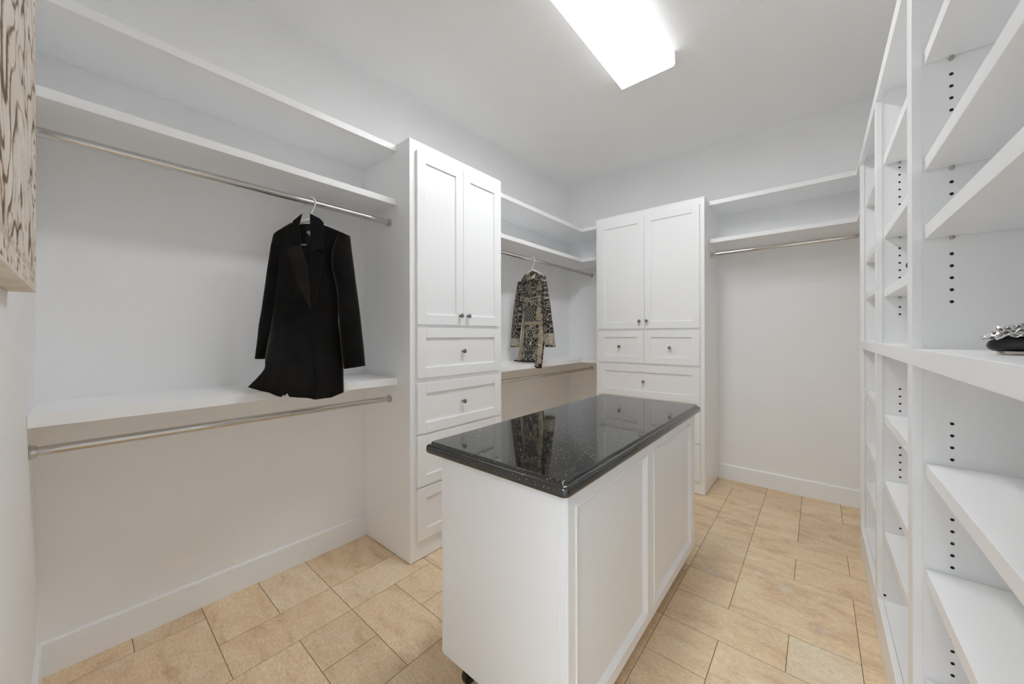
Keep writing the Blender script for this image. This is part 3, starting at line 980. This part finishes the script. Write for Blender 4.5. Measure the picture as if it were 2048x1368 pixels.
def patch(name, mat, parent, poly, fn, lift, thick, cuts=2, smooth=True):
    """cloth piece laid on a garment surface; poly in garment (s, z)"""
    bm = bmesh.new()
    vs_ = [bm.verts.new((s, 0, z)) for s, z in poly]
    f = bm.faces.new(vs_)
    bmesh.ops.triangulate(bm, faces=[f])
    for _ in range(cuts):
        bmesh.ops.subdivide_edges(bm, edges=bm.edges[:], cuts=1, use_grid_fill=True)
    mb = MB()
    bm.verts.ensure_lookup_table(); bm.verts.index_update()
    cx = sum(p[0] for p in poly) / len(poly); cz = sum(p[1] for p in poly) / len(poly)
    mb.uv = []
    nv = len(bm.verts)
    for l in (lift, lift + thick):
        for v in bm.verts:
            mb.v.append(tuple(fn(v.co.x, v.co.z, l))); mb.uv.append((v.co.x, v.co.z))
    for fc in bm.faces:
        ids = [v.index for v in fc.verts]
        mb.f.append(tuple(ids)); mb.f.append(tuple(nv + i for i in reversed(ids)))
    for ed in bm.edges:
        if len(ed.link_faces) == 1:
            i, j = ed.verts[0].index, ed.verts[1].index
            mb.f.append((i, j, nv + j, nv + i))
    bm.free()
    return mb.build(name, mat, parent, smooth='auto')

# ------------------------------------------------------------------ black velvet jacket
JO = (0.32, -3.16)
ja = math.radians(47)
JA = np.array((math.cos(ja), math.sin(ja), 0)); JN = np.array((math.sin(ja), -math.cos(ja), 0))
JL = [(0.197, -3.292, 1.946), (0.202, -3.287, 1.881), (0.207, -3.281, 1.812), (0.206, -3.282, 1.733), (0.203, -3.286, 1.664), (0.196, -3.293, 1.586), (0.191, -3.299, 1.507), (0.208, -3.312, 1.438), (0.258, -3.337, 1.378), (0.326, -3.366, 1.322), (0.386, -3.388, 1.278), (0.425, -3.402, 1.242), (0.448, -3.436, 1.205), (0.45, -3.474, 1.164)]
JR = [(0.465, -3.005, 1.945), (0.422, -3.051, 1.89), (0.406, -3.068, 1.818), (0.409, -3.065, 1.739), (0.416, -3.057, 1.668), (0.425, -3.048, 1.589), (0.42, -3.053, 1.509), (0.425, -3.051, 1.438), (0.435, -3.047, 1.376), (0.442, -3.044, 1.314), (0.447, -3.041, 1.261), (0.449, -3.039, 1.217), (0.45, -3.038, 1.155), (0.45, -3.037, 1.086)]
def jc(s): return (s + 0.181) / 0.393
jtop = [(jc(s), z) for s, z in [(-0.181, 1.949), (-0.081, 2.006), (-0.052, 1.93), (-0.04, 1.895), (-0.012, 1.86), (0.01, 1.89), (0.03, 1.94), (0.074, 2.001), (0.212, 1.947)]]
jback = [(jc(s), z) for s, z in [(-0.181, 1.949), (-0.081, 2.006), (-0.04, 2.013), (0.022, 2.016), (0.074, 2.001), (0.212, 1.947)]]
hemy = [(-3.474, 1.164), (-3.405, 1.138), (-3.324, 1.104), (-3.308, 1.130), (-3.296, 1.099), (-3.175, 1.071), (-3.101, 1.068), (-3.037, 1.086)]
jhem = [((y + 3.474) / (3.474 - 3.037), z) for y, z in hemy]
JD = [(0, 0.030), (0.12, 0.045), (0.35, 0.052), (0.6, 0.045), (0.85, 0.030), (1.0, 0.022)]
def jfold(c, r):
    g = max(0, r - 0.15) ** 1.2
    edge = 0.42 - 0.25 * max(0, r - 0.45)             # overlap of the wrapped front
    step = 0.010 / (1 + math.exp((c - edge) * 70)) if r > 0.42 else 0.0
    return step + 0.012 * g * math.sin(2 * math.pi * (2.6 * c + 0.35 * r)) + 0.006 * g * math.sin(2 * math.pi * (5.3 * c - 0.6 * r) + 1)
jk = tag(empty('velvet_jacket', (0.32, -3.16, 1.07)), 'black velvet double-breasted blazer on a white hanger', 'jacket')
garment_body('body', 'velvet', jk, JL, JR, jtop, jback, jhem, JN, JD, jfold, nr=56, nc=56)
def jsurf(s, z, l):
    """point on the jacket front at shoulder-axis coordinate s, height z, lifted by l"""
    zL = [p[2] for p in JL][::-1]
    r = float(np.interp(z, [JR[-1][2]] + [p[2] for p in JL][::-1][1:], np.linspace(1, 0, len(JL)).tolist()))
    sl = float(np.interp(z, zL, [float((np.array(p[:2]) - np.array(JO)) @ JA[:2]) for p in JL][::-1]))
    sr = float(np.interp(z, [p[2] for p in JR][::-1], [float((np.array(p[:2]) - np.array(JO)) @ JA[:2]) for p in JR][::-1]))
    c = min(0.98, max(0.02, (s - sl) / (sr - sl)))
    d = interp(JD, r) * math.sin(math.pi * c) ** 0.55 + jfold(c, r) * min(1, 6.4 * c * (1 - c))
    p = np.array((JO[0], JO[1], 0)) + JA * (s + 0.38 * d) + JN * (d + l)
    p[2] = z
    return p
JRS = [(0.154, 1.948, 0.214, 1.943), (0.126, 1.88, 0.221, 1.883), (0.118, 1.818, 0.229, 1.821), (0.122, 1.756, 0.237, 1.759), (0.139, 1.695, 0.244, 1.696), (0.149, 1.624, 0.254, 1.625), (0.154, 1.544, 0.264, 1.545), (0.157, 1.473, 0.272, 1.474), (0.163, 1.402, 0.279, 1.402), (0.17, 1.323, 0.288, 1.322), (0.184, 1.216, 0.295, 1.232)]
JLS = [(-0.181, 1.946, -0.118, 1.926), (-0.195, 1.88, -0.139, 1.856), (-0.209, 1.793, -0.144, 1.777), (-0.22, 1.715, -0.153, 1.699), (-0.232, 1.628, -0.161, 1.612), (-0.244, 1.542, -0.172, 1.534), (-0.257, 1.464, -0.184, 1.455), (-0.266, 1.377, -0.202, 1.369), (-0.277, 1.276, -0.225, 1.273)]
sleeve('sleeve', 'velvet', jk, JRS, JO, JA, JN, 0.042, 0.012, 0.02)
sleeve('sleeve', 'velvet', jk, JLS, JO, JA, JN, 0.040, 0.0, -0.01)
patch('collar', 'velvet', jk, [(-0.034, 2.051), (-0.081, 2.01), (-0.093, 1.96), (-0.073, 1.906), (-0.04, 1.888), (-0.046, 1.955), (-0.051, 2.005)], jsurf, 0.004, 0.006)
patch('collar', 'velvet2', jk, [(0.006, 2.053), (0.056, 2.028), (0.075, 2.007), (0.07, 1.932), (0.068, 1.865), (0.01, 1.854), (0.022, 1.913), (0.025, 2.005)], jsurf, 0.004, 0.006)
patch('lapel', 'velvet_lit', jk, [(-0.04, 1.886), (-0.106, 1.855), (-0.086, 1.779), (-0.053, 1.666), (0.005, 1.545), (0.002, 1.666), (-0.007, 1.771), (-0.026, 1.841)], jsurf, 0.010, 0.004)
patch('lapel', 'velvet', jk, [(0.011, 1.853), (0.069, 1.842), (0.055, 1.702), (0.03, 1.587), (0.007, 1.543), (-0.003, 1.649), (-0.011, 1.771), (0.005, 1.816)], jsurf, 0.005, 0.004)
patch('pocket_flap', 'velvet', jk, [(-0.182, 1.452), (-0.12, 1.431), (-0.122, 1.417), (-0.183, 1.437)], jsurf, 0.002, 0.005)
patch('pocket_flap', 'velvet', jk, [(0.017, 1.423), (0.138, 1.428), (0.138, 1.414), (0.017, 1.409)], jsurf, 0.002, 0.005)
for s, z in [(-0.094, 1.641), (-0.113, 1.488), (-0.01, 1.477)]:
    p = jsurf(s, z, 0.001)
    MB().lathe(p, JN, [(0, 0.012), (0.004, 0.0125), (0.008, 0.009), (0.0095, 0.003)], 16).build('button', 'velvet', jk, smooth='auto')
# back neck facing with the maker's tag inside the neck
def jin(s, z, l):
    p = np.array((JO[0], JO[1], 0)) + JA * s + JN * (-0.020 + l); p[2] = z
    return p
patch('neck_lining', 'lining', jk, [(-0.07, 2.004), (-0.04, 2.011), (0.022, 2.014), (0.062, 2.0), (0.05, 1.86), (-0.01, 1.80), (-0.06, 1.86)], jin, 0.0, 0.003)
patch('label_tag', 'tag', jk, [(-0.021, 1.973), (0.02, 1.972), (0.02, 1.958), (-0.021, 1.959)], jin, 0.004, 0.001, cuts=0)
patch('size_tag', 'tag', jk, [(-0.012, 1.957), (0.006, 1.957), (0.006, 1.950), (-0.012, 1.950)], jin, 0.004, 0.001, cuts=0)
hanger((0.3213, -3.16, 2.03), tuple(JA), 2.034, 0.175, 0.085, 'white plastic hanger inside the black velvet jacket', 1.892)

# ------------------------------------------------------------------ beaded dress
DO = (0.32, -1.14)
DA = np.array((1.0, 0, 0)); DN = np.array((0, -1.0, 0))
dl = [(-0.144, 1.915), (-0.136, 1.849), (-0.126, 1.729), (-0.12, 1.632), (-0.117, 1.523), (-0.123, 1.415), (-0.128, 1.307), (-0.135, 1.198), (-0.165, 1.155), (-0.185, 1.138)]
dr = [(0.16, 1.943), (0.145, 1.826), (0.142, 1.713), (0.142, 1.62), (0.144, 1.517), (0.153, 1.414), (0.156, 1.311), (0.153, 1.208), (0.151, 1.146), (0.148, 1.09)]
def dlean(z): return 0.05 * max(0, min(1, (1.45 - z) / 0.33))      # hem pushed forward by the shelf edge
DL = [(0.32 + s, -1.14 - dlean(z), z) for s, z in dl]
DR = [(0.32 + s, -1.14 - dlean(z), z) for s, z in dr]
def dc(s): return (s + 0.144) / 0.304
dtop = [(dc(s), z) for s, z in [(-0.144, 1.923), (-0.065, 2.000), (-0.038, 1.954), (-0.004, 1.933), (0.029, 1.948), (0.061, 2.003), (0.160, 1.95)]]
dback = [(dc(s), z) for s, z in [(-0.144, 1.923), (-0.065, 2.003), (0.0, 2.012), (0.061, 2.006), (0.160, 1.95)]]
dhem = [((s + 0.185) / 0.333, z) for s, z in [(-0.185, 1.138), (-0.051, 1.139), (0.084, 1.141), (0.095, 1.102), (0.118, 1.084), (0.148, 1.090)]]
DD = [(0, 0.025), (0.15, 0.045), (0.4, 0.045), (0.55, 0.038), (0.8, 0.045), (1.0, 0.035)]
def dfold(c, r):
    return 0.008 * max(0, r - 0.5) * math.sin(2 * math.pi * (2.2 * c + 0.2))
ds = tag(empty('beaded_dress', (0.32, -1.14, 1.08)), 'short long-sleeved black dress covered in gold and silver beading', 'dress')
garment_body('body', 'bead_cells', ds, DL, DR, dtop, dback, dhem, DN, DD, dfold)
def dsurf(s, z, l):
    sl = float(np.interp(z, [q[1] for q in dl][::-1], [q[0] for q in dl][::-1]))
    sr = float(np.interp(z, [q[1] for q in dr][::-1], [q[0] for q in dr][::-1]))
    c = min(0.98, max(0.02, (s - sl) / (sr - sl)))
    r = float(np.interp(z, [1.09, 1.13, 1.2, 1.31, 1.415, 1.52, 1.626, 1.72, 1.84, 1.93], [1, 0.93, 0.78, 0.667, 0.556, 0.444, 0.333, 0.222, 0.111, 0]))
    d = interp(DD, r) * math.sin(math.pi * c) ** 0.55 + dfold(c, r) * min(1, 6.4 * c * (1 - c))
    return (0.32 + s, -1.14 - dlean(z) - d - l, z)
DLS = [(-0.170, 1.930, -0.115, 1.925), (-0.196, 1.846, -0.110, 1.835), (-0.214, 1.759, -0.118, 1.735), (-0.232, 1.649, -0.125, 1.634), (-0.248, 1.538, -0.135, 1.525), (-0.262, 1.416, -0.153, 1.405), (-0.269, 1.338, -0.161, 1.333), (-0.274, 1.276, -0.169, 1.275)]
DRS = [(0.109, 1.957, 0.156, 1.95), (0.114, 1.863, 0.174, 1.847), (0.118, 1.779, 0.192, 1.753), (0.123, 1.675, 0.211, 1.66), (0.126, 1.57, 0.225, 1.547), (0.13, 1.466, 0.241, 1.455), (0.141, 1.373, 0.251, 1.373), (0.156, 1.282, 0.262, 1.287)]
for rows_ in (DLS, DRS):
    sl_ = sleeve('sleeve', 'bead_sleeve', ds, rows_, DO, DA, DN, 0.035, 0.0, 0.0)
    sleeve('cuff', 'bead_cuff', sl_, rows_, DO, DA, DN, 0.036, 0.0, 0.0, cut=(0.80, 0.965))
patch('belt', 'bead_full', ds, [(-0.112, 1.530), (0.02, 1.527), (0.138, 1.529), (0.140, 1.496), (0.02, 1.494), (-0.113, 1.496)], dsurf, 0.003, 0.003)
patch('skirt_band', 'bead_full', ds, [(-0.097, 1.49), (-0.060, 1.49), (-0.066, 1.36), (-0.071, 1.255), (-0.078, 1.150), (-0.135, 1.150), (-0.118, 1.254), (-0.108, 1.36)], dsurf, 0.003, 0.003)
patch('skirt_band', 'bead_full', ds, [(0.100, 1.487), (0.138, 1.486), (0.148, 1.36), (0.148, 1.255), (0.144, 1.130), (0.112, 1.125), (0.116, 1.26), (0.106, 1.37)], dsurf, 0.003, 0.003)
patch('waist_panel', 'bead_lattice', ds, [(-0.062, 1.535), (-0.058, 1.60), (-0.045, 1.66), (0.0, 1.685), (0.045, 1.655), (0.066, 1.60), (0.074, 1.535)], dsurf, 0.002, 0.002)
patch('waist_band', 'bead_full', ds, [(-0.092, 1.535), (-0.064, 1.535), (-0.066, 1.60), (-0.070, 1.63), (-0.096, 1.63)], dsurf, 0.003, 0.003)
patch('waist_band', 'bead_full', ds, [(0.080, 1.535), (0.120, 1.535), (0.120, 1.64), (0.096, 1.68), (0.076, 1.62)], dsurf, 0.003, 0.003)
patch('chest_panel', 'bead_stripe', ds, [(-0.052, 1.975), (-0.016, 1.923), (-0.012, 1.86), (-0.030, 1.81), (-0.112, 1.815), (-0.122, 1.89), (-0.105, 1.925)], dsurf, 0.002, 0.002)
patch('chest_panel', 'bead_stripe2', ds, [(0.060, 1.978), (0.118, 1.945), (0.132, 1.90), (0.128, 1.82), (0.050, 1.81), (0.026, 1.86), (0.028, 1.92)], dsurf, 0.002, 0.002)
patch('chest_panel', 'bead_stripe2', ds, [(-0.010, 1.915), (0.020, 1.915), (0.020, 1.80), (0.006, 1.76), (-0.008, 1.80)], dsurf, 0.003, 0.002)
patch('chest_band', 'bead_full', ds, [(-0.108, 1.775), (0.0, 1.752), (0.122, 1.772), (0.122, 1.758), (0.0, 1.737), (-0.108, 1.761)], dsurf, 0.003, 0.002)
patch('chest_band', 'bead_full', ds, [(-0.106, 1.745), (0.0, 1.722), (0.122, 1.742), (0.122, 1.732), (0.0, 1.711), (-0.106, 1.735)], dsurf, 0.003, 0.002)
patch('hem_edge', 'velvet', ds, [(-0.182, 1.150), (-0.05, 1.1505), (0.074, 1.1515), (0.084, 1.112), (0.112, 1.096), (0.145, 1.100), (0.146, 1.092), (0.113, 1.085), (0.086, 1.103), (0.074, 1.1405), (-0.05, 1.139), (-0.184, 1.139)], dsurf, 0.003, 0.002)
# scrolling beaded curls
def curl(s0, z0, r0, turns, hand, w=0.0035):
    P = []
    for k in range(26):
        t = k / 25
        a_ = hand * (turns * 2 * math.pi * t) + math.pi / 2
        rr = r0 * (1 - 0.78 * t)
        P.append(dsurf(s0 + rr * math.cos(a_), z0 + rr * math.sin(a_) * 1.2, 0.004))
    mb = MB().tube(P, w, 6)
    mb.uv = [(v[0], v[2]) for v in mb.v]
    mb.build('scroll_bead', 'bead_cuff', ds, smooth=True)
for s0, z0, r0, h in [(-0.075, 1.685, 0.028, 1), (0.085, 1.700, 0.028, -1), (-0.035, 1.700, 0.020, -1), (0.040, 1.705, 0.022, 1), (-0.03, 1.44, 0.026, 1), (0.055, 1.44, 0.026, -1),
                      (0.012, 1.465, 0.018, 1), (-0.035, 1.39, 0.018, -1), (0.065, 1.385, 0.018, 1), (-0.045, 1.25, 0.026, 1), (0.080, 1.25, 0.026, -1), (-0.05, 1.19, 0.022, -1), (0.085, 1.19, 0.02, 1)]:
    curl(s0, z0, r0, 1.4, h)
# stand collar
R = []
for f, k in ((0.0, 1.08), (0.35, 1.0), (0.7, 0.97), (1.0, 0.98)):
    ring = []
    for i in range(32):
        t = 2 * math.pi * i / 32
        bk = 0.5 + 0.5 * math.sin(t)                       # 0 at the throat, 1 at the nape
        zz = (1.926 + 0.058 * bk) + f * (0.036 + 0.012 * bk)
        ring.append((0.323 + 0.057 * k * math.cos(t), -1.152 + 0.040 * k * math.sin(t), zz))
    R.append(ring)
mb = MB().rings(R, cap0=False, cap1=False)
mb.uv = [(math.atan2(v[1] + 1.14, v[0] - 0.32) * 0.06, v[2]) for v in mb.v]
mb.build('collar', 'bead_full', ds, smooth=True, solid=0.003)
hanger((0.3213, -1.14, 2.03), (1, 0, 0), 2.034, 0.135, 0.075, 'white plastic hanger inside the beaded dress', 1.90)

# ------------------------------------------------------------------ shoes
def shoe(loc, label, ruffle=True):
    """heeled shoe with the toe pointing to -x; loc = toe tip on the shelf"""
    x0, y0, z0 = loc
    root = tag(empty('dress_shoe', (x0 + 0.1, y0, z0)), label, 'shoe', 'black dress shoes')
    Ls = 0.215
    prof = [(0.0, 0.004, 0.010, 0.016), (0.003, 0.012, 0.005, 0.022), (0.008, 0.018, 0.002, 0.026), (0.018, 0.026, 0.0, 0.030), (0.04, 0.034, 0.0, 0.032), (0.07, 0.037, 0.0, 0.034), (0.095, 0.034, 0.004, 0.036),
            (0.125, 0.028, 0.022, 0.050), (0.155, 0.026, 0.050, 0.082), (0.185, 0.026, 0.070, 0.125), (0.205, 0.020, 0.076, 0.135), (Ls, 0.008, 0.080, 0.130)]
    R = []
    for d, hw, zb, zt in prof:
        ring = []
        for k in range(20):
            t = 2 * math.pi * k / 20
            cz = (zb + zt) / 2 + 0.005; hz = (zt - zb) / 2
            ring.append((x0 + d, y0 + hw * math.copysign(abs(math.cos(t)) ** 0.7, math.cos(t)), z0 + cz + hz * math.copysign(abs(math.sin(t)) ** 0.8, math.sin(t))))
        R.append(ring)
    MB().rings(R).build('upper', 'satin', root, smooth=True)
    R = []
    for d, hw, zb, zt in prof:
        d2 = d + (0.012 if d < 0.012 else 0.0)
        ring = [(x0 + d2, y0 - hw * 0.9, z0 + zb + 0.001), (x0 + d2, y0 + hw * 0.9, z0 + zb + 0.001), (x0 + d2, y0 + hw * 0.92, z0 + zb + 0.007), (x0 + d2, y0 - hw * 0.92, z0 + zb + 0.007)]
        R.append(ring)
    MB().rings(R).build('sole', 'sole', root)
    MB().lathe((x0 + 0.192, y0, z0 + 0.0005), (0, 0, 1), [(0, 0.006), (0.02, 0.006), (0.05, 0.010), (0.085, 0.018)], 14).build('heel', 'satin', root, smooth='auto')
    # instep strap rising towards the ankle
    P = [(x0 + 0.045 + 0.11 * t, y0 - 0.02 + 0.0 * t, z0 + 0.050 + 0.085 * t ** 1.2) for t in [k / 10 for k in range(11)]]
    MB().tube(P, [0.005] * 11, 8).build('strap', 'satin', root, smooth=True)
    if ruffle:
        rs = random.Random(3)
        for layer in range(3):
            mb = MB()
            nseg = 60
            inner, outer = [], []
            for k in range(nseg):
                t = 2 * math.pi * k / nseg
                rx = 0.045 - 0.010 * layer + rs.uniform(-0.004, 0.004); ry = 0.040 - 0.009 * layer + rs.uniform(-0.003, 0.003)
                wave = 0.0045 * math.sin(11 * t + layer) + rs.uniform(-0.002, 0.002)
                zz = z0 + 0.040 + 0.008 * layer
                outer.append((x0 + 0.040 + rx * math.cos(t), y0 + ry * math.sin(t), zz + wave + 0.14 * rx * math.cos(t)))
                inner.append((x0 + 0.042 + 0.010 * math.cos(t), y0 + 0.009 * math.sin(t), zz - 0.001))
            mb.rings([inner, outer], cap0=True, cap1=False)
            mb.build('ruffle', 'silver', root, smooth='auto', solid=0.0012)
    return root
shoe((2.712, -2.745, Z_R1), 'black satin shoe with silver ruffle, cropped at the right edge on the middle ledge')
shoe((2.664, -2.212, 1.608), 'black shoe mostly hidden behind an upright of the right shelving, only its tip showing', ruffle=False)
